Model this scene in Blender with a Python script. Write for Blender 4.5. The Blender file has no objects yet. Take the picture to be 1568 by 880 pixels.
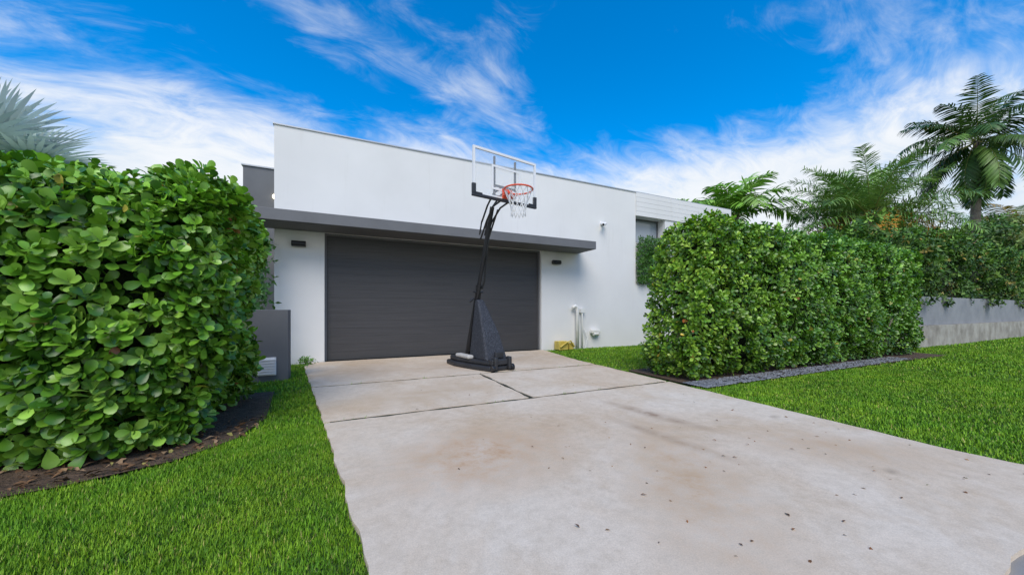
import bpy, math, numpy as np
from mathutils import Vector, Matrix
rng=np.random.default_rng(7)
S=bpy.context.scene
S.view_settings.view_transform='Standard'
S.view_settings.look='None'
S.view_settings.exposure=0

# ------------------------------------------------------------ helpers
def link(o,parent=None):
    S.collection.objects.link(o)
    if parent: o.parent=parent
    return o
def empty(name,loc=(0,0,0),rz=0):
    e=bpy.data.objects.new(name,None); e.location=loc; e.rotation_euler=(0,0,rz); e.empty_display_size=.3
    return link(e)
def mat(name,col=(.5,.5,.5),rough=.6,metal=0,spec=.5):
    m=bpy.data.materials.new(name); m.use_nodes=True
    b=m.node_tree.nodes['Principled BSDF']
    b.inputs['Base Color'].default_value=(*col,1); b.inputs['Roughness'].default_value=rough
    b.inputs['Metallic'].default_value=metal; b.inputs['Specular IOR Level'].default_value=spec
    return m
def nd(m,t,**k):
    n=m.node_tree.nodes.new(t)
    for a,v in k.items(): setattr(n,a,v)
    return n
def lk(m,a,b): m.node_tree.links.new(a,b)
def noise(m,vec,scale,detail=6,rough=.6,dist=0):
    n=nd(m,'ShaderNodeTexNoise'); n.inputs['Scale'].default_value=scale; n.inputs['Detail'].default_value=detail
    n.inputs['Roughness'].default_value=rough; n.inputs['Distortion'].default_value=dist
    if vec is not None: lk(m,vec,n.inputs['Vector'])
    return n.outputs['Fac']
def ramp(m,fac,stops):
    r=nd(m,'ShaderNodeValToRGB'); e=r.color_ramp.elements
    while len(e)<len(stops): e.new(.5)
    for i,(p,c) in enumerate(stops):
        e[i].position=p; e[i].color=(*c,1) if len(c)==3 else c
    lk(m,fac,r.inputs['Fac']); return r.outputs['Color']
def mixc(m,fac,a,b,mode='MIX'):
    n=nd(m,'ShaderNodeMix',data_type='RGBA',blend_type=mode)
    if isinstance(fac,(int,float)): n.inputs[0].default_value=fac
    else: lk(m,fac,n.inputs[0])
    for s,v in ((n.inputs[6],a),(n.inputs[7],b)):
        if isinstance(v,tuple): s.default_value=(*v,1)
        else: lk(m,v,s)
    return n.outputs[2]
def math_(m,op,a,b=0,c=None,clamp=False):
    n=nd(m,'ShaderNodeMath',operation=op); n.use_clamp=clamp
    for i,v in enumerate((a,b,c)):
        if v is None: continue
        if isinstance(v,(int,float)): n.inputs[i].default_value=v
        else: lk(m,v,n.inputs[i])
    return n.outputs[0]
def coords(m,scale=(1,1,1)):
    t=nd(m,'ShaderNodeTexCoord'); mp=nd(m,'ShaderNodeMapping'); mp.inputs['Scale'].default_value=scale
    lk(m,t.outputs['Object'],mp.inputs['Vector']); return mp.outputs['Vector']
def bump(m,h,strength=.3,dist=.01):
    b=nd(m,'ShaderNodeBump'); b.inputs['Strength'].default_value=strength; b.inputs['Distance'].default_value=dist
    lk(m,h,b.inputs['Height']); lk(m,b.outputs['Normal'],m.node_tree.nodes['Principled BSDF'].inputs['Normal'])
def setc(m,c): lk(m,c,m.node_tree.nodes['Principled BSDF'].inputs['Base Color'])
def noisy(name,c1,c2,scale=5,rough=.7,bs=.2,bscale=80,bd=.005,metal=0):
    m=mat(name,c1,rough,metal); v=coords(m)
    setc(m,ramp(m,noise(m,v,scale,4),[(.3,c1),(.7,c2)])); bump(m,noise(m,v,bscale,2),bs,bd); return m

class MB:
    def __init__(s): s.v=[]; s.f=[]; s.mi=[]
    def add(s,vs,fs,mi=0):
        o=len(s.v); s.v+= [tuple(v) for v in vs]; s.f+=[tuple(i+o for i in f) for f in fs]; s.mi+=[mi]*len(fs)
    def box(s,x0,x1,y0,y1,z0,z1,mi=0):
        s.add([(x0,y0,z0),(x1,y0,z0),(x1,y1,z0),(x0,y1,z0),(x0,y0,z1),(x1,y0,z1),(x1,y1,z1),(x0,y1,z1)],
              [(0,3,2,1),(4,5,6,7),(0,1,5,4),(1,2,6,5),(2,3,7,6),(3,0,4,7)],mi)
    def prism(s,poly,z0,z1,mi=0):
        n=len(poly)
        s.add([(x,y,z0) for x,y in poly]+[(x,y,z1) for x,y in poly],
              [tuple(range(n-1,-1,-1)),tuple(range(n,2*n))]+[(i,(i+1)%n,(i+1)%n+n,i+n) for i in range(n)],mi)
    def tube(s,pts,rad,n=8,mi=0,cap=True):
        pts=[Vector(p) for p in pts]
        if not hasattr(rad,'__len__'): rad=[rad]*len(pts)
        vs=[];fs=[]; up=None
        for i,p in enumerate(pts):
            t=(pts[min(i+1,len(pts)-1)]-pts[max(i-1,0)]).normalized()
            if up is None: up=t.orthogonal().normalized()
            a=(up-t*up.dot(t)).normalized(); up=a; b=t.cross(a)
            for k in range(n):
                q=2*math.pi*k/n; vs.append(p+(a*math.cos(q)+b*math.sin(q))*rad[i])
        for i in range(len(pts)-1):
            for k in range(n):
                fs.append((i*n+k,i*n+(k+1)%n,(i+1)*n+(k+1)%n,(i+1)*n+k))
        if cap:
            fs.append(tuple(range(n-1,-1,-1))); fs.append(tuple((len(pts)-1)*n+k for k in range(n)))
        s.add(vs,fs,mi)
    def obj(s,name,mats,parent=None,bevel=0,smooth=False,seg=2):
        me=bpy.data.meshes.new(name); me.from_pydata(s.v,[],s.f)
        if not isinstance(mats,(list,tuple)): mats=[mats]
        for m in mats: me.materials.append(m)
        me.polygons.foreach_set('material_index',s.mi)
        if smooth: me.polygons.foreach_set('use_smooth',[True]*len(s.f))
        me.update()
        o=bpy.data.objects.new(name,me)
        if bevel:
            b=o.modifiers.new('bevel','BEVEL'); b.width=bevel; b.segments=seg; b.limit_method='ANGLE'
        return link(o,parent)

def nrm(a): return a/np.maximum(np.linalg.norm(a,axis=-1,keepdims=True),1e-9)
def batch(name,tv,tf,org,Xa,Ya,Za,sc,col,m,parent=None,smooth=True):
    tv=np.array(tv,float); n=len(org); k=len(tv)
    V=(org[:,None,:]+tv[None,:,0:1]*(Xa*sc[:,0:1])[:,None,:]+tv[None,:,1:2]*(Ya*sc[:,1:2])[:,None,:]+tv[None,:,2:3]*(Za*sc[:,2:3])[:,None,:]).reshape(-1,3)
    lp=np.concatenate([np.array(f) for f in tf]); ls=np.cumsum([0]+[len(f) for f in tf])[:-1]; L=len(lp)
    loops=(lp[None,:]+(np.arange(n)*k)[:,None]).ravel(); starts=(ls[None,:]+(np.arange(n)*L)[:,None]).ravel()
    me=bpy.data.meshes.new(name); me.vertices.add(n*k); me.loops.add(len(loops)); me.polygons.add(len(starts))
    me.vertices.foreach_set('co',V.ravel().astype(np.float32)); me.loops.foreach_set('vertex_index',loops.astype(np.int32))
    me.polygons.foreach_set('loop_start',starts.astype(np.int32))
    me.update(calc_edges=True)
    if smooth: me.polygons.foreach_set('use_smooth',np.ones(len(starts),bool))
    ca=me.color_attributes.new('Col','FLOAT_COLOR','POINT')
    C=np.ones((n,k,4),np.float32); C[:,:,:3]=col[:,None,:]; ca.data.foreach_set('color',C.ravel())
    me.materials.append(m)
    return link(bpy.data.objects.new(name,me),parent)

def leafmat(name,rough=.4,trans=.3,spec=.4,tint=(1.3,1.25,.5)):
    m=bpy.data.materials.new(name); m.use_nodes=True; nt=m.node_tree; b=nt.nodes['Principled BSDF']; out=nt.nodes['Material Output']
    a=nd(m,'ShaderNodeAttribute',attribute_name='Col')
    lk(m,a.outputs['Color'],b.inputs['Base Color']); b.inputs['Roughness'].default_value=rough; b.inputs['Specular IOR Level'].default_value=spec
    if trans>0:
        t=nd(m,'ShaderNodeBsdfTranslucent')
        c=mixc(m,1.0,a.outputs['Color'],tint,'MULTIPLY'); lk(m,c,t.inputs['Color'])
        x=nd(m,'ShaderNodeMixShader'); x.inputs[0].default_value=trans
        lk(m,b.outputs[0],x.inputs[1]); lk(m,t.outputs[0],x.inputs[2]); lk(m,x.outputs[0],out.inputs['Surface'])
    return m

OBOV=[(0,0,0),(-.07,.15,.02),(.07,.15,.02),(-.25,.5,.06),(0,.5,0),(.25,.5,.06),(-.31,.78,.03),(0,.8,-.04),(.31,.78,.03),(-.17,.96,-.05),(.17,.96,-.05),(0,1,-.1)]
OBOVF=[(0,2,5,4),(0,4,3,1),(4,5,8,7),(3,4,7,6),(7,8,10,11),(6,7,11,9)]
LEAF=[(0,0,0),(-.2,.4,.05),(0,.42,0),(.2,.4,.05),(0,1,-.12)]
LEAFF=[(0,2,1),(0,3,2),(1,2,4),(2,3,4)]
BLADE=[(-.5,0,0),(.5,0,0),(-.4,.55,.06),(.4,.55,.06),(0,1,.3)]
BLADEF=[(0,1,3,2),(2,3,4)]
PIN=[(-.25,0,0),(.25,0,0),(-.5,.35,.03),(.5,.35,.03),(-.35,.75,-.06),(.35,.75,-.06),(0,1,-.18)]
PINF=[(0,1,3,2),(2,3,5,4),(4,5,6)]

def rosettes(P,N,k,size,spread=(35,85),up=.5,jit=.45,stem=.07):
    n=len(P); a=nrm(N+np.array([0,0,up])+rng.normal(0,jit,(n,3)))
    ref=nrm(np.cross(a,rng.normal(0,1,(n,3)))); ref2=np.cross(a,ref)
    O=[];X=[];Y=[];Z=[];SC=[];I=[]
    ph=rng.uniform(0,6.28,n)
    for i in range(k):
        f=i/(k-1)
        ang=ph+i*2.4+rng.normal(0,.2,n)
        T=np.radians(spread[1]+(spread[0]-spread[1])*f+rng.normal(0,10,n))[:,None]
        rad=ref*np.cos(ang)[:,None]+ref2*np.sin(ang)[:,None]
        y=np.cos(T)*a+np.sin(T)*rad; z=np.sin(T)*a-np.cos(T)*rad; x=np.cross(y,z)
        s=size*rng.uniform(.7,1.2,n)*(1-.25*f)
        O.append(P+a*(stem*(f-.8))); X.append(x);Y.append(y);Z.append(z)
        SC.append(np.stack([s*rng.uniform(.85,1.1,n),s,s],1)); I.append(np.arange(n))
    return [np.concatenate(q) for q in (O,X,Y,Z,SC,I)]

def boxpts(x0,x1,y0,y1,z0,z1,n,r,w=(1,1,1,1,1)):
    A=np.array([(x1-x0)*(z1-z0)*w[0],(x1-x0)*(z1-z0)*w[1],(y1-y0)*(z1-z0)*w[2],(y1-y0)*(z1-z0)*w[3],(x1-x0)*(y1-y0)*w[4]])
    f=rng.choice(5,n,p=A/A.sum()); p=np.stack([rng.uniform(x0,x1,n),rng.uniform(y0,y1,n),rng.uniform(z0,z1,n)],1)
    p[f==0,1]=y0;p[f==1,1]=y1;p[f==2,0]=x0;p[f==3,0]=x1;p[f==4,2]=z1
    lo=np.array([x0+r,y0+r,z0-1]);hi=np.array([x1-r,y1-r,z1-r]); c=np.clip(p,lo,hi); nn=nrm(p-c)
    return c+nn*r,nn
def lump(p,a=.08):
    return a*(np.sin(p[:,0]*3.3+p[:,2]*1.9)+.7*np.sin(p[:,0]*1.3+p[:,2]*4.1+p[:,1]*3)+.6*np.sin(p[:,1]*5+p[:,2]*2.7+1)+.5*np.sin(p[:,0]*7.7+p[:,1]*4.1))/1.6
def pal(n,cols,w):
    c=np.array(cols)[rng.choice(len(cols),n,p=np.array(w)/sum(w))]
    return c*rng.uniform(.75,1.25,(n,1))

# ------------------------------------------------------------ camera (eye height 1.05 m, level, rise shift)
cam=bpy.data.cameras.new('camera'); co=bpy.data.objects.new('camera',cam); S.collection.objects.link(co)
cam.sensor_width=36; cam.lens=36*545/1568; cam.shift_y=35/1568; cam.clip_end=3000; cam.clip_start=.05
co.location=(0,0,1.05); co.rotation_euler=(math.radians(90),0,math.radians(-25.5)); S.camera=co

# ------------------------------------------------------------ light and sky
SUN_EL=50; SUN_AZ=207
w=bpy.data.worlds.new('World'); S.world=w; w.use_nodes=True
class W: pass
wm=W(); wm.node_tree=w.node_tree
bg=w.node_tree.nodes['Background']; bg.inputs['Strength'].default_value=.115
sky=nd(wm,'ShaderNodeTexSky',sky_type='NISHITA'); sky.sun_disc=False; sky.sun_elevation=math.radians(SUN_EL); sky.sun_rotation=math.radians(SUN_AZ)
sky.air_density=1.0; sky.dust_density=.3; sky.ozone_density=3
hs=nd(wm,'ShaderNodeHueSaturation'); hs.inputs['Saturation'].default_value=1.5; hs.inputs['Value'].default_value=2.1; lk(wm,sky.outputs[0],hs.inputs['Color'])
tc=nd(wm,'ShaderNodeTexCoord'); sep=nd(wm,'ShaderNodeSeparateXYZ'); lk(wm,tc.outputs['Generated'],sep.inputs[0])
zz=math_(wm,'MAXIMUM',sep.outputs[2],0.0); den=math_(wm,'ADD',zz,.28)
cx=math_(wm,'DIVIDE',sep.outputs[0],den); cy=math_(wm,'DIVIDE',sep.outputs[1],den)
cmb=nd(wm,'ShaderNodeCombineXYZ'); lk(wm,cx,cmb.inputs[0]); lk(wm,cy,cmb.inputs[1])
mp=nd(wm,'ShaderNodeMapping'); mp.inputs['Rotation'].default_value=(0,0,math.radians(-12)); mp.inputs['Scale'].default_value=(.7,1.35,1); mp.inputs['Location'].default_value=(1.2,7.7,0)
lk(wm,cmb.outputs[0],mp.inputs[0])
n1=noise(wm,mp.outputs[0],1.25,6,.54,.5)
n2=noise(wm,mp.outputs[0],6.5,7,.66,.9)
nn_=math_(wm,'ADD',math_(wm,'MULTIPLY',n1,.74),math_(wm,'MULTIPLY',n2,.26))
thr=nd(wm,'ShaderNodeMapRange',interpolation_type='SMOOTHSTEP'); lk(wm,sep.outputs[2],thr.inputs[0])
thr.inputs[1].default_value=.20; thr.inputs[2].default_value=.50; thr.inputs[3].default_value=.28; thr.inputs[4].default_value=-.045
cl=nd(wm,'ShaderNodeMapRange',interpolation_type='SMOOTHSTEP'); lk(wm,math_(wm,'ADD',nn_,thr.outputs[0]),cl.inputs[0])
cl.inputs[1].default_value=.45; cl.inputs[2].default_value=.71
cloudcol=ramp(wm,nn_,[(.35,(5.9,6.8,7.8)),(.55,(8.2,8.4,8.6))])
mx=mixc(wm,math_(wm,'MULTIPLY',cl.outputs[0],.96),hs.outputs[0],cloudcol)
lk(wm,mx,bg.inputs['Color'])

sl=bpy.data.lights.new('sun','SUN'); sl.energy=3.0; sl.angle=math.radians(38); sl.color=(1,.92,.79)
so=bpy.data.objects.new('sun',sl); S.collection.objects.link(so)
az=math.radians(SUN_AZ); el=math.radians(SUN_EL)
sd=Vector((math.sin(az)*math.cos(el),math.cos(az)*math.cos(el),math.sin(el)))
so.rotation_euler=sd.to_track_quat('Z','Y').to_euler(); so.location=(-5,-10,15)

# ------------------------------------------------------------ materials
m_wall=mat('white_stucco',(.8,.8,.8),.85); v=coords(m_wall)
c1=ramp(m_wall,noise(m_wall,v,.8,4),[(.3,(.71,.705,.69)),(.7,(.765,.76,.745))])
vs=coords(m_wall,(3,3,.25)); st=ramp(m_wall,noise(m_wall,vs,2.0,4),[(.58,(1,1,1)),(.88,(.90,.89,.87))])
setc(m_wall,mixc(m_wall,1.0,c1,st,'MULTIPLY')); bump(m_wall,noise(m_wall,v,120,2),.35,.004)
m_grey=noisy('grey_render',(.115,.12,.13),(.145,.15,.158),1.5,.75,.25,120,.004)
m_fascia=noisy('grey_fascia',(.12,.123,.13),(.15,.153,.16),2,.6,.1,100,.002)
m_soffit=noisy('soffit_grey',(.10,.10,.105),(.13,.13,.135),2,.7,.1,100,.002)
m_cop=mat('coping_metal',(.45,.46,.47),.4,.5)
m_door=mat('garage_door_paint',(.05,.05,.055),.5); v=coords(m_door,(.5,1,30))
setc(m_door,ramp(m_door,noise(m_door,v,3,5),[(.3,(.042,.041,.043)),(.7,(.064,.062,.065))])); bump(m_door,noise(m_door,v,8,4),.3,.003)
m_black=mat('black_metal',(.015,.015,.017),.35)
m_plastic=noisy('black_plastic',(.018,.019,.022),(.03,.031,.035),6,.5,.3,60,.003)
m_speck=mat('speckled_pad',(.05,.055,.07),.75); v=coords(m_speck)
setc(m_speck,ramp(m_speck,noise(m_speck,v,85,2),[(.50,(.014,.016,.022)),(.70,(.10,.11,.13))])); bump(m_speck,noise(m_speck,v,90,2),.4,.003)
m_white=mat('white_paint',(.78,.78,.78),.4)
m_pvc=noisy('white_pvc',(.72,.71,.66),(.8,.8,.78),8,.35,.05)
m_yel=noisy('yellow_paint',(.55,.40,.06),(.62,.5,.12),9,.5,.1)
m_orange=mat('rim_orange',(.75,.09,.03),.35)
m_net=mat('net_nylon',(.75,.75,.74),.8)
m_soil=noisy('mulch_soil',(.05,.03,.018),(.14,.09,.055),14,.95,1,60,.03)
m_dark=noisy('joint_dirt',(.02,.02,.012),(.05,.05,.025),10,.95,.6,60,.01)
m_pebble=noisy('grey_pebble',(.08,.085,.095),(.26,.27,.29),8,.6,.3,40,.004)
m_bark=noisy('bark',(.09,.07,.05),(.19,.16,.12),7,.9,.8,30,.02)
m_gl=bpy.data.materials.new('acrylic'); m_gl.use_nodes=True
_b=m_gl.node_tree.nodes['Principled BSDF']; _b.inputs['Base Color'].default_value=(.8,.83,.85,1); _b.inputs['Roughness'].default_value=.08
_t=nd(m_gl,'ShaderNodeBsdfTransparent'); _x=nd(m_gl,'ShaderNodeMixShader'); _x.inputs[0].default_value=.16
lk(m_gl,_t.outputs[0],_x.inputs[1]); lk(m_gl,_b.outputs[0],_x.inputs[2]); lk(m_gl,_x.outputs[0],m_gl.node_tree.nodes['Material Output'].inputs['Surface'])
m_glass=mat('window_glass',(.30,.34,.38),.1,0,.8)

m_con=mat('driveway_concrete',(.5,.45,.38),.85); v=coords(m_con)
base=ramp(m_con,noise(m_con,v,.55,4,.55),[(.3,(.60,.475,.345)),(.5,(.67,.565,.445)),(.72,(.70,.62,.515))])
blot=ramp(m_con,noise(m_con,v,1.1,6,.62,.6),[(.42,(1,1,1)),(.68,(.85,.77,.67))])
c=mixc(m_con,1.0,base,blot,'MULTIPLY')
fine=ramp(m_con,noise(m_con,v,160,2,.7),[(.3,(.84,.84,.84)),(.7,(1.06,1.06,1.06))]); c=mixc(m_con,1.0,c,fine,'MULTIPLY')
med=ramp(m_con,noise(m_con,v,14,7,.75),[(.35,(.87,.86,.84)),(.6,(1.02,1.02,1.02))]); c=mixc(m_con,1.0,c,med,'MULTIPLY')
_nz=math_(m_con,'SUBTRACT',noise(m_con,v,7,5,.75),.3,clamp=True)
def stain(c,x,y,rx,ry,rot,col,amt):
    t=nd(m_con,'ShaderNodeTexCoord'); mp=nd(m_con,'ShaderNodeMapping'); mp.vector_type='TEXTURE'
    mp.inputs['Location'].default_value=(x,y,0); mp.inputs['Rotation'].default_value=(0,0,rot); mp.inputs['Scale'].default_value=(rx,ry,1)
    lk(m_con,t.outputs['Object'],mp.inputs[0])
    s=nd(m_con,'ShaderNodeSeparateXYZ'); lk(m_con,mp.outputs[0],s.inputs[0])
    cb=nd(m_con,'ShaderNodeCombineXYZ'); lk(m_con,s.outputs[0],cb.inputs[0]); lk(m_con,s.outputs[1],cb.inputs[1])
    L=nd(m_con,'ShaderNodeVectorMath',operation='LENGTH'); lk(m_con,cb.outputs[0],L.inputs[0])
    f=math_(m_con,'SUBTRACT',1.0,L.outputs['Value'],clamp=True)
    f=math_(m_con,'MULTIPLY',f,math_(m_con,'MULTIPLY',_nz,amt*4),clamp=True)
    return mixc(m_con,f,c,col)
c=stain(c,2.75,2.55,.12,.75,.15,(.30,.21,.14),1.0)
c=stain(c,2.35,2.05,.10,.7,.1,(.34,.25,.17),1.0)
c=stain(c,3.15,1.0,.08,.05,.2,(.22,.17,.12),.8)
c=stain(c,3.75,2.0,.09,.05,.2,(.22,.17,.12),.8)
c=stain(c,.9,2.4,.9,.7,.2,(.48,.31,.18),.9)
c=stain(c,.9,4.4,1.2,.6,.2,(.46,.34,.22),.6)
c=stain(c,1.9,1.5,1.3,.5,.9,(.48,.33,.20),.8)
c=stain(c,3.3,1.4,.5,.8,.9,(.48,.33,.20),.6)
c=stain(c,1.9,6.3,1.0,.8,0,(.42,.31,.21),.7)
c=stain(c,.3,6.6,.9,.9,0,(.42,.31,.21),.7)
setc(m_con,c); bump(m_con,noise(m_con,v,110,3,.7),.4,.003)
m_street=noisy('street_asphalt',(.20,.19,.18),(.28,.27,.255),1.5,.9,.5,150,.004)

m_lawn=mat('lawn_ground',(.06,.14,.01),.95); v=coords(m_lawn)
g1=ramp(m_lawn,noise(m_lawn,v,60,4,.7),[(.3,(.04,.10,.008)),(.7,(.115,.25,.018))])
g2=ramp(m_lawn,noise(m_lawn,v,.7,4),[(.3,(.75,.8,.7)),(.7,(1.15,1.1,1.1))])
setc(m_lawn,mixc(m_lawn,1.0,g1,g2,'MULTIPLY')); bump(m_lawn,noise(m_lawn,v,120,3,.8),1,.03)

# ------------------------------------------------------------ ground
b=MB(); b.add([(-700,-700,0),(700,-700,0),(700,700,0),(-700,700,0)],[(0,1,2,3)]); b.obj('ground',m_lawn)
b=MB(); b.add([(-200,-6.5,.005),(200,-6.5,.005),(200,.46,.005),(-200,.46,.005)],[(0,1,2,3)]); b.obj('street',m_street)
LE=[(.43,-.25),(.75,.02),(1.1,.10),(1.5,.096),(3.6,-.142),(7.0,-.57),(7.98,-.66)]
RE=[(.43,4.35),(.55,4.13),(.67,4.07),(.9,4.03),(2.2,4.12),(3.74,4.23),(6.14,4.38),(7.98,4.7)]
def le(y): return np.interp(y,[a for a,_ in LE],[b for _,b in LE])
def re(y): return np.interp(y,[a for a,_ in RE],[b for _,b in RE])
def wob(t,s): return .006*math.sin(t*9+s)+.005*math.sin(t*23+2*s)+.004*math.sin(t*57+s)
def slab(y0,y1,xl=None,xr=None,jy=0,s=0):
    ny=max(2,int((y1-y0)/.09)); Y=[y0+(y1-y0)*i/ny for i in range(ny+1)]
    L=[((float(le(y)) if xl is None else xl)+(wob(y,s+1) if jy else 0),y) for y in Y]
    R=[((float(re(y)) if xr is None else xr)+(wob(y,s+2) if jy else 0),y) for y in Y]
    def edge(a,b,k):
        n=max(2,int(abs(b[0]-a[0])/.09)); return [(a[0]+(b[0]-a[0])*i/n,a[1]+(b[1]-a[1])*i/n+(wob(a[0]+(b[0]-a[0])*i/n,k) if jy else 0)) for i in range(1,n)]
    return R+edge(R[-1],L[-1],s+3)+L[::-1]+edge(L[0],R[0],s+5)
dr=empty('driveway')
_Y=[.55+i*(7.95-.55)/60 for i in range(61)]
b=MB(); b.prism([(float(re(y))-.05,y) for y in _Y]+[(float(le(y))+.05,y) for y in _Y[::-1]],.003,.024); b.obj('joint_bed',m_dark,dr)
for i,s in enumerate([slab(5.44,7.98,jy=1,s=0),slab(3.685,5.38,None,1.978,1,7),slab(3.685,5.38,2.022,None,1,11),slab(.43,3.63,jy=1,s=17)]):
    b=MB(); b.prism(s,.0,.03); b.obj('slab_%d'%i,m_con,dr,bevel=0)

P=[(-6,2.80),(-2.2,2.92),(-1.5,3.02),(-1.05,3.2),(-.77,3.55),(-.66,4.1),(-.78,5.4),(-6,5.5)]
BEDL=P; b=MB(); b.add([(x,y,.02) for x,y in P],[tuple(range(len(P)))]); b.obj('mulch_bed',m_soil)
P2=[(4.33,3.2),(12.6,3.08),(12.7,4.7),(4.45,4.7)]
b=MB(); b.add([(x,y,.02) for x,y in P2],[tuple(range(len(P2)))]); b.obj('mulch_bed',m_soil)
ICO=[(0,0,.6),(.9,0,.1),(.3,.8,.1),(-.75,.5,.1),(-.7,-.55,.1),(.35,-.85,.1),(0,0,-.5)]
ICOF=[(0,1,2),(0,2,3),(0,3,4),(0,4,5),(0,5,1),(6,2,1),(6,3,2),(6,4,3),(6,5,4),(6,1,5)]
def stones(n,px,py,smin,smax,name,m,z=.02):
    a=rng.uniform(0,6.28,n); X=np.stack([np.cos(a),np.sin(a),0*a],1);Y=np.stack([-np.sin(a),np.cos(a),0*a],1);Z=np.tile([0,0,1.],(n,1))
    s=rng.uniform(smin,smax,n); sc=np.stack([s,s*rng.uniform(.6,1,n),s*.6],1)
    return batch(name,ICO,ICOF,np.stack([px,py,np.full(n,z)],1),X,Y,Z,sc,np.ones((n,3)),m)
n=3200; stones(n,4.35+rng.uniform(0,1,n)**1.5*6.5,rng.uniform(3.14,3.5,n),.012,.034,'pebbles',m_pebble,.03)

m_lit=leafmat('dead_leaf',.8,0,.2)
def litter(name,px,py,z,smin,smax,cols,wts):
    n=len(px); a=rng.uniform(0,6.28,n); tl=rng.normal(0,.25,(n,2))
    Y=nrm(np.stack([np.cos(a),np.sin(a),tl[:,0]],1))
    Z=nrm(np.stack([tl[:,1],tl[:,0],np.ones(n)],1)); X=nrm(np.cross(Y,Z)); Z=np.cross(X,Y)
    s=rng.uniform(smin,smax,n); return batch(name,LEAF,LEAFF,np.stack([px,py,np.full(n,z)],1),X,Y,Z,np.stack([s,s,s*1.6],1),pal(n,cols,wts),m_lit)
BR=[(.24,.10,.035),(.12,.06,.03),(.30,.17,.07),(.10,.13,.03)]
n=60; py=rng.uniform(.6,5.6,n); px=le(py)+rng.uniform(0,1,n)**.7*(re(py)-le(py))
m2=55; py2=rng.uniform(.6,2.4,m2); px2=rng.uniform(1.0,3.9,m2)
litter('fallen_leaves',np.concatenate([px,px2]),np.concatenate([py,py2]),.034,.016,.038,BR,[4,4,2,1])
def inpoly(x,y,P):
    r=np.zeros(len(x),bool); j=len(P)-1
    for i in range(len(P)):
        xi,yi=P[i]; xj,yj=P[j]
        cnd=((yi>y)!=(yj>y))&(x<(xj-xi)*(y-yi)/((yj-yi) if yj!=yi else 1e-9)+xi); r^=cnd; j=i
    return r
n=1700; px=rng.uniform(-5,-.6,n); py=2.75+rng.uniform(0,1,n)**1.3*1.4
k=inpoly(px,py,BEDL); litter('leaf_litter',px[k],py[k],.035,.03,.09,[(.20,.11,.055),(.11,.06,.03),(.32,.21,.12),(.34,.30,.09)],[4,4,2,.6])

# ------------------------------------------------------------ grass
m_gr=leafmat('grass_blade',.6,0,.25)
GX=[];GY=[];GS=[]
def gr(x0,x1,y0,y1,dens,wd,ht,cond):
    n=int((x1-x0)*(y1-y0)*dens); x=rng.uniform(x0,x1,n); y=rng.uniform(y0,y1,n)
    bx=x+rng.normal(0,.03,n)+.03*np.sin(y*8); by=y+.04*np.sin(x*9)+.02*np.sin(x*23)+rng.normal(0,.03,n)
    k=cond(x,y)&~inpoly(bx,by,BEDL)&~inpoly(bx,by,P2)
    x=x[k];y=y[k]; GX.append(x);GY.append(y);GS.append(np.stack([np.full(len(x),wd),np.full(len(x),ht)],1))
jag=lambda y: .016*np.sin(y*23)+.012*np.sin(y*61)
L_=lambda x,y: x<le(y)+.010+jag(y)
R_=lambda x,y: x>re(y)-.006+jag(y)
gr(-2.6,.15,1.15,3.7,22000,.0042,.028,L_)
gr(-2.0,.15,3.7,5.2,8000,.006,.032,L_)
gr(-2.4,-.3,5.2,7.95,3000,.008,.04,L_)
gr(4.0,9,.45,3.3,5000,.008,.032,R_)
gr(4.2,9,4.6,7.95,1800,.010,.04,R_)
gr(9,16,.45,4.2,1300,.014,.04,R_)
gr(16,30,.45,4.0,500,.022,.045,R_)
n=420; jx=np.concatenate([rng.uniform(-.3,4.2,n//2),rng.uniform(-.1,4.15,n//2)]); keep=np.sin(jx*5+1)+np.sin(jx*13)>.5
jy_=np.concatenate([np.full(n//2,5.41),np.full(n//2,3.657)])+rng.normal(0,.008,n); GX.append(jx[keep]);GY.append(jy_[keep]);GS.append(np.stack([np.full(keep.sum(),.007),np.full(keep.sum(),.05)],1))
x=np.concatenate(GX);y=np.concatenate(GY);s=np.concatenate(GS); n=len(x)
a=rng.uniform(0,6.28,n); lean=rng.uniform(.2,1.9,n)
Y=nrm(np.stack([np.cos(a)*lean,np.sin(a)*lean,np.ones(n)],1)); X=nrm(np.cross(Y,np.tile([0,0,1.],(n,1)))+1e-6); Z=np.cross(X,Y)
big=.5+.5*np.sin(x*2.1+np.sin(y*1.7)*1.5)*np.sin(y*2.6+1)
med_=.5+.5*np.sin(x*17+np.sin(y*13)*2)*np.sin(y*19+np.sin(x*11)*2)
med2=.5+.5*np.sin(x*6.1+np.sin(y*5)*2)*np.sin(y*7.3+np.sin(x*3.7)*2)
hh=s[:,1]*rng.uniform(.5,1.3,n)*(.85+.3*big)
col=pal(n,[(.145,.30,.012),(.20,.365,.020),(.085,.205,.010),(.38,.38,.10)],[5,4,3.2,.45])*(.68+.24*big+.2*med_+.24*med2)[:,None]
col*=np.stack([1+.25*(med2-.5),np.ones(n),np.ones(n)],1)
batch('grass',BLADE,BLADEF,np.stack([x,y,np.full(n,.0)],1),X,Y,Z,np.stack([s[:,0]*rng.uniform(.7,1.3,n),hh,hh],1),col,m_gr)

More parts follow.
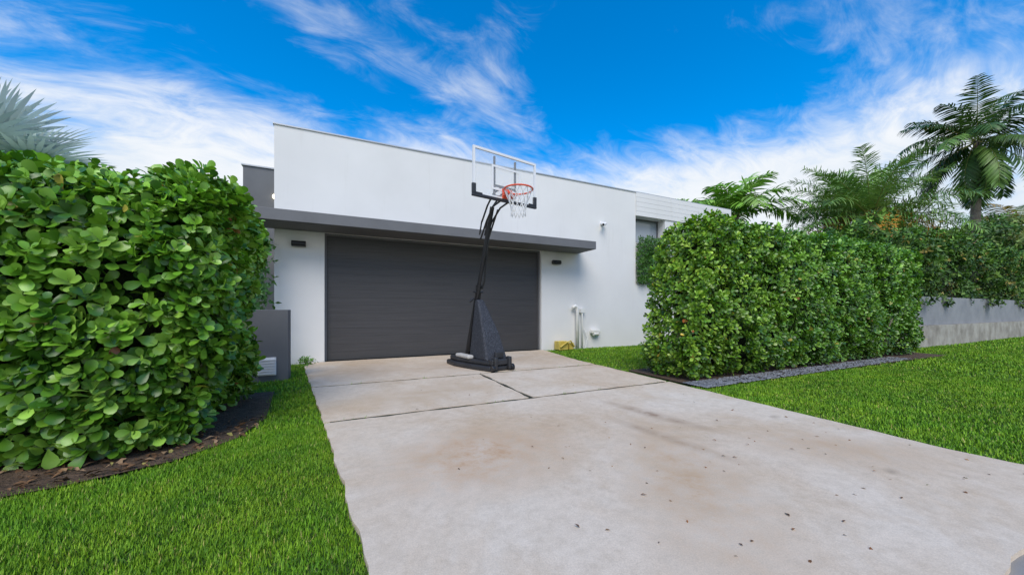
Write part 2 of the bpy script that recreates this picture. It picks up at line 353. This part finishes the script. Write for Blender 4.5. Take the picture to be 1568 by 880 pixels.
# ------------------------------------------------------------ hedges
m_cl=leafmat('clusia_leaf',.34,.16,.5)
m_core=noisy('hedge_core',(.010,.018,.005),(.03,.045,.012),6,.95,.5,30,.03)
def hedge(name,x0,x1,y0,y1,z0,z1,r,n,k,size,cols,wts,wf,lumpa,core,tint=None,nst=14,bot=.3,warp=None,tuck=.14):
    h=empty(name)
    P,N=boxpts(x0,x1,y0,y1,z0,z1,n,r,wf)
    dep=rng.exponential(.085,n)-.04
    q=P+N*(lump(P,lumpa)-dep)[:,None]
    low=np.clip((z0+bot-q[:,2])/bot,0,1); q[:,:2]-=N[:,:2]*(low*tuck)[:,None]
    if warp: q=warp(q)
    O,X,Y,Z,SC,I=rosettes(q,N,k,size)
    c=pal(n,cols,wts)[I]*rng.uniform(.75,1.25,(len(I),1))
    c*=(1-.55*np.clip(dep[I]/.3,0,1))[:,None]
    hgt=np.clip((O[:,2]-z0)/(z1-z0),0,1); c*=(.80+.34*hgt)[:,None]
    odd=rng.random(len(I)); c[odd<.006]=(.40,.36,.06); c[(odd>.006)&(odd<.008)]=(.28,.10,.03)
    if tint is not None: c=tint(O,c)
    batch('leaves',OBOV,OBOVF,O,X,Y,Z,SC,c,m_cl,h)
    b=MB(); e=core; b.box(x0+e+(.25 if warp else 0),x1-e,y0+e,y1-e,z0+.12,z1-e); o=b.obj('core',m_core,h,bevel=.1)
    b=MB()
    for i in range(nst):
        xx=rng.uniform(x0+.15,x1-.15); yy=rng.uniform(y0+.2,y1-.2); p=Vector((xx,yy,0)); pts=[p]
        for j in range(4):
            p=p+Vector((rng.normal(0,.06),rng.normal(-.02,.06),.22)); pts.append(p)
        b.tube(pts,[.022,.018,.015,.012,.01],6)
    b.obj('stems',m_bark,h,smooth=True)
    return h
G=[(.11,.265,.020),(.175,.37,.032),(.28,.50,.07),(.05,.15,.013)]
G2=[(.09,.225,.018),(.15,.32,.032),(.24,.44,.06),(.05,.145,.014)]
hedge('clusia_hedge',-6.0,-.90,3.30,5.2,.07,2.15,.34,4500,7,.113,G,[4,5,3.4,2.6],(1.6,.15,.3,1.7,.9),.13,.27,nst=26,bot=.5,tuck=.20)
def tl(O,c):
    f=np.clip(1-(O[:,0]-4.4)/3.0,0,1)[:,None]
    return c*(.95+np.array([.8,.4,.1])*f*rng.random((len(c),1)))
def wp(q):
    q=q.copy(); q[:,0]+=.50*np.clip(q[:,2]/2.36,0,1)**2.2*np.exp(-np.clip(q[:,0]-4.5,0,9)/.8); return q
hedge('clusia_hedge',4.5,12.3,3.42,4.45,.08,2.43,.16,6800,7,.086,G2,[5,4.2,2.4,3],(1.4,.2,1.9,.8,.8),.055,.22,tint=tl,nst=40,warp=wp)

# ------------------------------------------------------------ house
H=empty('modern_house')
ZT=4.565; ZA=2.6
b=MB()
b.box(-1.16,-.32,8.0,8.3,0,ZA); b.box(4.66,7.9,8.0,8.3,0,ZA)
b.box(-1.16,7.9,8.0,8.3,ZA,ZT)
b.box(7.9,12.32,8.0,8.3,0,1.83); b.box(9.12,12.32,8.0,8.3,1.83,3.875)
b.box(7.9,12.32,8.0,8.3,3.875,ZT)
b.box(-1.16,-.9,8.3,16,0,ZT); b.box(12.02,12.32,8.3,16,0,ZT); b.box(-.9,12.02,15.7,16,0,ZT)
b.box(7.6,7.9,8.3,9.0,1.83,3.875); b.box(9.12,9.4,8.3,9.0,1.83,3.875)
b.obj('walls',m_wall,H)
b=MB(); b.box(-.9,12.02,8.3,15.7,4.1,4.25); b.obj('roof',m_cop,H)
b=MB(); b.box(-1.18,12.34,7.98,8.32,ZT,ZT+.025); b.obj('coping',m_cop,H)
b=MB()
z=3.875
for i in range(5):
    h=(ZT-3.875)/5; b.box(7.905,12.33,7.97,7.998,z+.002,z+h-.002); z+=h
b.obj('siding',m_wall,H,bevel=.002)
b=MB(); b.box(7.9,9.12,8.3,8.32,3.1,3.875); b.obj('window_glass',m_glass,H)
b=MB(); b.box(7.9,9.12,8.26,8.3,3.83,3.875); b.box(7.9,9.12,8.26,8.3,3.1,3.15); b.box(7.9,7.94,8.262,8.3,3.15,3.83); b.box(9.08,9.12,8.262,8.3,3.15,3.83); b.obj('window_frame',m_grey,H)
b=MB(); b.box(7.9,9.12,8.1,8.25,1.83,3.1); b.obj('window_apron',m_wall,H)
b=MB(); b.box(-2.3,5.83,7.25,7.997,2.602,2.80); b.obj('canopy',m_fascia,H,bevel=.006)
b=MB(); b.box(-2.25,5.79,7.29,7.99,2.592,2.600); b.obj('canopy_soffit',m_soffit,H)
b=MB(); NP=16; zz0=.035; hh_=(2.6-zz0)/NP
for i in range(NP):
    g=.0008 if i%4 else .0022
    b.box(-.32,4.66,8.14,8.18,zz0+i*hh_+g,zz0+(i+1)*hh_-.0005)
b.box(-.32,4.66,8.144,8.19,zz0,2.6); b.obj('garage_door',m_door,H,bevel=.0008,seg=1)
b=MB(); b.box(-.32,-.285,8.08,8.138,0.03,2.6); b.box(4.625,4.66,8.08,8.138,0.03,2.6); b.box(-.285,4.625,8.08,8.138,2.56,2.6); b.obj('door_frame',m_grey,H)
b=MB(); b.box(-.3,4.64,8.13,8.2,.0,.038); b.obj('door_seal',m_black,H)
b=MB(); b.box(-2.05,3,10,14,0,4.37); b.obj('entry_volume',m_grey,H)
b=MB(); b.box(-2.08,3,9.97,14,4.37,4.40); b.obj('entry_coping',m_cop,H)
b=MB(); b.box(-3.2,-1.16,8.9,9.1,0,2.7); b.obj('entry_wall',m_grey,H)
b=MB(); b.box(-3.0,-.73,6.25,6.55,0,1.06); b.obj('low_wall',m_grey,H,bevel=.006)
b=MB(); b.box(-1.11,-.88,6.225,6.248,.1,.36)
for i in range(6): b.box(-1.10,-.89,6.20,6.226,.12+i*.04,.135+i*.04)
b.obj('vent_grille',m_white,H)
def sconce(x,z,n):
    b=MB(); b.box(x-.05,x+.05,7.96,7.999,z-.035,z+.035)
    b.tube([(x-.12,7.93,z),(x+.12,7.93,z)],.055,18); b.obj(n,m_black,H,bevel=.004)
sconce(-.754,2.33,'wall_light_1'); sconce(5.08,2.31,'wall_light_2')
m_lamp=mat('lamp_face',(.9,.85,.7),.4); _p=m_lamp.node_tree.nodes['Principled BSDF']; _p.inputs['Emission Color'].default_value=(1,.85,.6,1); _p.inputs['Emission Strength'].default_value=3
b=MB(); b.tube([(-1.42,9.999,3.72),(-1.42,9.93,3.72)],.06,14); b.obj('entry_light',m_lamp,H,bevel=.01)
b=MB(); b.tube([(6.62,7.999,3.50),(6.62,7.94,3.50)],.05,14); b.tube([(6.62,7.95,3.50),(6.62,7.86,3.47)],.02,8)
b.tube([(6.68,7.90,3.49),(6.52,7.80,3.42)],.042,14,0); b.tube([(6.525,7.803,3.422),(6.515,7.797,3.418)],.032,12,1)
b.obj('security_camera',[m_white,m_black],H)
b=MB()
b.tube([(5.72,7.90,0),(5.72,7.90,1.08),(5.705,7.90,1.14),(5.66,7.90,1.17),(5.61,7.90,1.15),(5.59,7.90,1.10)],.045,12)
b.tube([(5.90,7.93,0),(5.90,7.93,1.0),(5.90,7.95,1.05),(5.90,8.0,1.06)],.022,10)
b.obj('vent_pipe',m_pvc,H,smooth=True)
b=MB(); b.box(5.84,5.98,7.9,7.99,.98,1.10); b.tube([(5.98,7.95,.55),(6.06,7.9,.3),(5.98,7.9,.02)],.014,8); b.obj('hose_bib_box',m_pvc,H,bevel=.01)
b=MB(); b.box(6.2,6.48,7.86,7.99,.42,.52); b.tube([(6.25,7.9,.40),(6.43,7.9,.40)],.05,12); b.obj('pipe_fitting',m_pvc,H,bevel=.015)
b=MB(); b.box(5.02,5.30,7.72,7.95,.03,.25); b.box(5.36,5.5,7.75,7.93,.03,.2); b.tube([(5.05,7.7,.1),(5.2,7.66,.22),(5.36,7.7,.26),(5.5,7.72,.1)],.02,8)
b.obj('yellow_valve_box',m_yel,None,bevel=.02)

def leafcloud(name,P,N,size,cols,wts,parent=None,m=None,k=4,up=.3,shade=None,spread=(40,95)):
    O,X,Y,Z,SC,I=rosettes(P,N,k,size,spread,up,.6,size*.7)
    c=pal(len(P),cols,wts)[I]
    if shade is not None: c=c*shade[I][:,None]
    return batch(name,LEAF,LEAFF,O,X,Y,Z,SC*np.array([1.3,1,1]),c,m or m_gen,parent)
m_gen=leafmat('leaf_general',.5,0,.35)
DG=[(.04,.12,.014),(.06,.17,.02),(.10,.23,.035)]
n=1700; P=np.stack([rng.uniform(7.92,9.2,n),7.97-rng.exponential(.07,n),rng.uniform(1.85,3.25,n)],1)
leafcloud('climbing_ivy',P,np.tile([0,-1.,0],(n,1)),.07,DG,[3,3,1])
n=260; P=np.stack([rng.normal(-1.30,.08,n),rng.normal(7.45,.15,n),rng.uniform(.2,2.35,n)],1)
leafcloud('slender_shrub',P,nrm(rng.normal(0,1,(n,3))),.12,[(.08,.2,.05),(.12,.26,.08)],[1,1])
n=60; P=np.stack([rng.normal(-.62,.06,n),rng.normal(7.7,.1,n),rng.uniform(.03,.16,n)],1)
leafcloud('small_weed',P,nrm(rng.normal(0,1,(n,3))),.06,[(.10,.22,.03)],[1])

gw=empty('garden_wall')
b=MB(); b.box(12.9,60,4.15,4.45,.62,1.45); b.obj('upper_course',noisy('wall_grey',(.20,.21,.225),(.27,.28,.29),2,.85,.3,60,.006),gw)
b=MB(); b.box(12.9,60,4.05,4.5,0,.615); b.obj('concrete_base',noisy('old_concrete',(.20,.18,.15),(.42,.40,.35),2.5,.9,.5,50,.01),gw)
def wallhedge(name,x0,x1,y0,y1,z0,z1,n,size,cols,wts):
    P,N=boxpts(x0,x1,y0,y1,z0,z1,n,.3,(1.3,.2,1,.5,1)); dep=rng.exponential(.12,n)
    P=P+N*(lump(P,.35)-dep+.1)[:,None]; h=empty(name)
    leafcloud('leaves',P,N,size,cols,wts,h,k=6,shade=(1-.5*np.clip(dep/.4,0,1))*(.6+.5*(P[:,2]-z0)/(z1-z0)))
    b=MB(); b.box(x0+.4,x1-.4,y0+.4,y1-.3,z0,z1-.45); b.obj('core',m_core,h)
wallhedge('boundary_hedge',12.7,45,4.5,6.2,1.2,3.35,9000,.16,[(.08,.19,.02),(.15,.28,.035),(.045,.12,.015),(.34,.28,.06)],[4,3,3,.5])

# ------------------------------------------------------------ trees
def tree(name,x,y,h,rad,cz,n,size,cols,wts,trunk=.15,flat=.75):
    t=empty(name); C=[];R=[]
    nb=9
    b=MB(); top=Vector((x,y,cz)); b.tube([(x,y,0),(x+.05,y,cz*.5),(x,y+.05,cz)],[trunk,trunk*.8,trunk*.5],8)
    for i in range(nb):
        a=i*2.4; rr=rad*rng.uniform(.35,.75); c=Vector((x+math.cos(a)*rr,y+math.sin(a)*rr,cz+rng.uniform(-.35,.55)*(h-cz)))
        C.append(c);R.append(rad*rng.uniform(.3,.5)); b.tube([(x,y,cz*rng.uniform(.5,.9)),tuple((top+c)/2+Vector((0,0,-.1))),tuple(c)],[trunk*.4,trunk*.25,trunk*.1],6)
    b.obj('trunk',m_bark,t,smooth=True)
    C=np.array([tuple(c) for c in C]);R=np.array(R); idx=rng.integers(0,nb,n)
    d=nrm(rng.normal(0,1,(n,3))); r=rng.uniform(.35,1.05,n)**.6
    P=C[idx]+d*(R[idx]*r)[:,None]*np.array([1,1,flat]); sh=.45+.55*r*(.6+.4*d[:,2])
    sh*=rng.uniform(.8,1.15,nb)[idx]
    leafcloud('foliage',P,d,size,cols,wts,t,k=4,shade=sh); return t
GT=[(.09,.21,.03),(.14,.28,.04),(.05,.13,.02),(.22,.34,.06)]
for (x,y,h,rad,cz,n,sz) in [(17.5,9.8,5.0,2.1,3.5,1500,.16),(21.5,9.4,5.4,2.4,3.8,1600,.17),(27,9,5.6,2.6,4.1,1600,.2),(34,9.0,6.4,3.0,4.4,1600,.24),(45,9,8.4,3.6,5.8,1700,.3),(24,14,6.6,2.8,4.6,1400,.22),(38,16,8.4,3.8,6.2,1500,.3),(54,11,10.4,4.4,7.4,1600,.35)]:
    tree('broadleaf_tree',x,y,h,rad,cz,n,sz,GT,[4,3,3,1])
n=3500; a=rng.uniform(0,1,n); P=np.stack([-60+a*230,rng.uniform(40,48,n),rng.uniform(0,1,n)**.7*(4.2+1.0*np.sin(a*40)+.6*np.sin(a*93))],1)
leafcloud('distant_trees',P,np.tile([0,-1.,.3],(n,1)),1.1,GT,[3,3,1,1],k=4)

def palm(name,x,y,ch,nf,fl,ll,npn,cols,wts,trunk=.16,el=(80,-35),droop=1.2,lean=(0,0),pw=.05,vee=.35,dead=0,hang=.28):
    t=empty(name); b=MB(); H0=ch
    pts=[];rad=[]
    for i in range(9):
        f=i/8; pts.append((x-lean[0]*(1-f)**1.5,y-lean[1]*(1-f)**1.5,H0*f)); rad.append(trunk*(1.35-.6*f+.35*max(0,.12-f)/.12))
    b.tube(pts,rad,10); b.obj('trunk',m_bark,t,smooth=True)
    O=[];X=[];Y=[];Z=[];SC=[];C=[]; rb=MB(); up=np.array([0,0,1.])
    for i in range(nf):
        f=(i+.5)/nf; a=i*2.39996+rng.normal(0,.18); e=math.radians(el[0]+(el[1]-el[0])*f**.85+rng.normal(0,8)); L=fl*rng.uniform(.75,1.12)
        d0=np.array([math.cos(a),math.sin(a),0]); side=np.array([-math.sin(a),math.cos(a),0]); p=np.array([x,y,H0])+d0*.08; fp=[tuple(p)]; cur=e; ns=14
        tang=[]; ps=[p]; dp=droop*rng.uniform(.8,1.25)
        for j in range(ns):
            dv=d0*math.cos(cur)+up*math.sin(cur); p=p+dv*L/ns; ps.append(p); tang.append(dv); fp.append(tuple(p)); cur-=dp/ns*(.4+1.2*j/ns)
        rb.tube(fp,[.022*fl/3*(1-.85*k/ns) for k in range(ns+1)],5)
        ps=np.array(ps); cb=pal(1,cols,wts)[0]
        if dead and f>1-dead: cb=np.array([.60,.30,.03])*rng.uniform(.8,1.2)
        for k in range(npn):
            u=.14+.86*(k+rng.uniform(-.3,.3))/npn; u=min(max(u,.1),.995); q=u*ns; j=min(int(q),ns-1); pos=ps[j]+(ps[j+1]-ps[j])*(q-j); T=tang[j]; nn=np.cross(side,T); nn*=np.sign(nn[2]+1e-6)
            lw=ll*(math.sin(math.pi*min(u*.9+.08,1))**.6+.12)*rng.uniform(.85,1.1)
            for sgn in (-1,1):
                dr_=T*(.55+.35*u)+side*sgn*1.0+nn*(vee*rng.normal(.5,.7))-up*hang; dr_/=np.linalg.norm(dr_)
                xx=np.cross(dr_,nn); xx/=np.linalg.norm(xx)+1e-9; z=np.cross(xx,dr_)
                O.append(pos);X.append(xx);Y.append(dr_);Z.append(z*np.sign(z[2]+1e-6));SC.append((pw,lw,lw*1.3));C.append(cb*rng.uniform(.75,1.25))
    rb.obj('rachis',noisy('rachis',(.12,.16,.03),(.25,.25,.06),3,.6,.1),t,smooth=True)
    batch('leaflets',PIN,PINF,np.array(O),np.array(X),np.array(Y),np.array(Z),np.array(SC),np.array(C),m_palm,t)
    return t
m_palm=leafmat('palm_leaf',.45,.12,.4)
PG=[(.06,.13,.025),(.10,.19,.035),(.04,.09,.02),(.22,.18,.05)]
palm('coconut_palm',38.6,8.15,12.4,34,4.5,.95,44,PG,[3,3,2,.5],.24,(88,-58),1.2,(1.2,0),.085,.3,hang=.5)
palm('date_palm',18.9,6.6,4.7,38,2.9,.50,64,[(.17,.31,.06),(.23,.38,.10),(.10,.20,.045)],[3,3,2],.18,(84,-10),1.15,(0,0),.034,.8,.12)
palm('date_palm',20.8,8.2,5.4,32,2.8,.48,60,[(.15,.28,.06),(.21,.35,.09)],[3,3],.18,(85,-5),1.1,(0,0),.036,.8)
palm('date_palm',25.0,8.4,4.9,28,2.6,.48,54,[(.15,.28,.06),(.21,.35,.09)],[3,3],.18,(80,-10),1.1,(0,0),.04,.8,.1)
palm('areca_palm',16.2,10.2,5.3,15,2.6,.72,28,[(.18,.37,.045),(.26,.45,.09)],[3,2],.1,(88,5),1.5,(0,0),.09,.3)
palm('areca_palm',14.4,10.6,4.8,12,2.1,.66,26,[(.18,.37,.045),(.26,.45,.09)],[3,2],.1,(85,10),1.4,(0,0),.09,.3)
palm('coconut_palm',46,7.7,7.2,22,3.4,.9,34,[(.14,.20,.04),(.20,.24,.06),(.30,.22,.07)],[3,2,1],.16,(75,-50),1.3,(.4,0),.09,.3,hang=.5)

m_fan=leafmat('silver_fan_leaf',.5,.35,.4,(1.0,1.05,.95))
def fanpalm(name,x,y,ch,nl):
    t=empty(name); b=MB(); b.tube([(x,y,0),(x,y,ch)],[.2,.16],10)
    O=[];X=[];Y=[];Z=[];SC=[];C=[]
    for i in range(nl):
        f=(i+.5)/nl; a=i*2.39996; e=math.radians(80-75*f); d=np.array([math.cos(a)*math.cos(e),math.sin(a)*math.cos(e),math.sin(e)])
        c0=np.array([x,y,ch]); hub=c0+d*.9; b.tube([tuple(c0),tuple(hub)],[.03,.018],5)
        side=np.cross(d,[0,0,1.]); side/=np.linalg.norm(side); nn=np.cross(side,d)
        cc=np.array([(.50,.60,.57),(.42,.53,.49),(.57,.66,.64)][i%3])
        for k in range(26):
            q=math.radians(-110+220*k/25); dd=d*math.cos(q)+side*math.sin(q)+nn*.12*abs(math.sin(q)); dd/=np.linalg.norm(dd)
            xx=np.cross(dd,nn); xx/=np.linalg.norm(xx); z=np.cross(xx,dd)
            O.append(hub);X.append(xx);Y.append(dd);Z.append(z);L=1.15*rng.uniform(.88,1.08); SC.append((.10,L,L*.35));C.append(cc*rng.uniform(.75,1.2))
    b.obj('trunk',m_bark,t,smooth=True)
    batch('fans',PIN,PINF,np.array(O),np.array(X),np.array(Y),np.array(Z),np.array(SC),np.array(C),m_fan,t)
fanpalm('silver_fan_palm',-6.5,10.9,3.7,17)

# ------------------------------------------------------------ basketball hoop (local -Y faces street)
B=empty('basketball_hoop',(2.30,6.26,.03),math.radians(10.5))
b=MB(); b.prism([(-.25,-.78),(.22,-.78),(.30,-.35),(.40,.15),(.38,.55),(-.40,.55),(-.44,.15),(-.36,-.35)],0,.09)
b.prism([(-.22,-.72),(.19,-.72),(.27,-.3),(.35,.15),(.33,.5),(-.35,.5),(-.39,.15),(-.32,-.3)],.088,.17)
b.obj('base_tank',m_plastic,B,bevel=.03,seg=3)
b=MB()
b.add([(-.24,-.66,.16),(.20,-.66,.16),(.22,-.05,.16),(-.24,-.05,.16),(-.18,-.44,.62),(.17,-.44,.62),(.15,-.0,.62),(-.16,-.0,.62),(-.07,-.07,1.22),(.07,-.07,1.22),(.06,.05,1.22),(-.06,.05,1.22)],
 [(3,2,1,0),(0,1,5,4),(1,2,6,5),(2,3,7,6),(3,0,4,7),(4,5,9,8),(5,6,10,9),(6,7,11,10),(7,4,8,11),(8,9,10,11)])
b.obj('pole_cover',m_speck,B,bevel=.035,seg=3)
b=MB(); b.box(-.22,.19,-.80,-.66,.10,.2); b.box(-.19,-.12,-.84,-.74,.02,.24); b.box(.09,.16,-.84,-.74,.02,.24); b.box(-.1,.07,-.72,-.66,.2,.32); b.obj('wheel_bracket',m_plastic,B,bevel=.02)
b=MB()
for s in (-.21,.18): b.tube([(s-.03,-.80,.055),(s+.03,-.80,.055)],.058,20)
b.obj('wheels',m_black,B,bevel=.008)
b=MB(); b.prism([(-.37,-.25),(-.26,-.28),(-.25,.18),(-.38,.22)],.165,.235); b.obj('sandbag',noisy('sandbag_cloth',(.35,.34,.32),(.5,.49,.46),9,.9,.6,30,.01),B,bevel=.03,seg=4)
b=MB(); pb=Vector((-.03,.40,.12)); pt=Vector((.04,-.40,2.86))
b.tube([pb,pb.lerp(pt,.5)],.047,16); b.tube([pb.lerp(pt,.49),pt],.040,16)
b.tube([pb.lerp(pt,.47),pb.lerp(pt,.50)],.054,16)
for s in (-.055,.055):
    b.tube([(s,.30,.17),(s,.02,1.35)],.012,6)
    q=s*1.4
    b.tube([(s,-.20,2.62),(s,-.39,2.87),(q,-.62,3.02),(q,-.84,3.05)],.016,8)
    b.tube([(s,-.16,2.32),(s,-.36,2.60),(q,-.60,2.80),(q,-.84,2.84)],.016,8)
    b.tube([(s,-.12,2.40),(s,-.20,2.64)],.014,6)
b.tube([(0.06,-.02,1.42),(0.07,-.08,1.55),(0.08,-.22,2.35),(.06,-.55,2.78)],.016,8)
b.tube([(-.1,.02,1.36),(.1,.02,1.36)],.014,8); b.tube([(-.13,.12,1.18),(-.05,.09,1.25)],.02,8)
for s in (-.21,.21): b.box(s-.013,s+.013,-.865,-.835,2.85,3.54)
b.box(-.225,.225,-.865,-.84,2.88,2.91); b.box(-.21,.21,-.866,-.841,3.05,3.08)
b.obj('pole_and_arms',m_black,B,bevel=.0)
yb0,yb1=-.90,-.87; x0,x1,z0,z1=-.635,.635,2.82,3.60
b=MB(); b.box(x0+.02,x1-.02,yb0+.008,yb1-.008,z0+.02,z1-.02); b.obj('backboard_acrylic',m_gl,B)
b=MB(); f=.036
b.box(x0,x1,yb0,yb1,z1-f,z1); b.box(x0,x0+f,yb0,yb1,z0+.18,z1-f); b.box(x1-f,x1,yb0,yb1,z0+.18,z1-f)
b.box(x0+.17,x1-.17,yb0-.002,yb1+.002,z0+.036,z0+.062)
sx0,sx1,sz0,sz1=-.29,.29,2.98,3.38; g=.034
for (a0,a1,c0,c1) in ((sx0,sx1,sz1-g,sz1),(sx0,sx1,sz0,sz0+g),(sx0,sx0+g,sz0+g,sz1-g),(sx1-g,sx1,sz0+g,sz1-g)): b.box(a0,a1,yb0+.001,yb0+.006,c0,c1)
b.obj('backboard_frame',m_white,B)
b=MB(); b.box(x0-.012,x1+.012,yb0-.008,yb1+.008,z0-.01,z0+.035)
for s in (-1,1):
    xa,xb=sorted((s*(x1+.012),s*(x1-.05))); b.box(xa,xb,yb0-.008,yb1+.008,z0+.035,z0+.19)
    xa,xb=sorted((s*(x1-.051),s*(x1-.169))); b.box(xa,xb,yb0-.006,yb1+.006,z0+.036,z0+.06)
b.obj('board_padding',m_plastic,B,bevel=.006)
b=MB(); b.box(-.09,.09,-.93,-.90,2.86,3.02); b.box(-.09,.09,-.99,-.93,2.90,2.945)
rc=(0,-1.225,2.935); R=.2286; N_=32
b.tube([(R*math.cos(2*math.pi*i/N_),rc[1]+R*math.sin(2*math.pi*i/N_),rc[2]) for i in range(N_+1)],.013,8,cap=False)
for s in (-1,1): b.tube([(s*.06,-.93,2.87),(s*.13,-1.04,2.925)],.010,6)
b.obj('rim',m_orange,B)
b=MB(); M=12; rows=[(0,R),( -.09,.19),(-.17,.155),(-.25,.13),(-.33,.115),(-.42,.12)]
def npnt(i,r): a=2*math.pi*(i+.5*(r%2))/M; return (rows[r][1]*math.cos(a),rc[1]+rows[r][1]*math.sin(a),rc[2]+rows[r][0])
for r in range(len(rows)-1):
    for i in range(M):
        b.tube([npnt(i,r),npnt(i,r+1)],.006,4); b.tube([npnt(i,r),npnt(i-1 if r%2==0 else i+1,r+1)],.006,4)
b.obj('net',m_net,B)
print('done',len(bpy.data.objects))
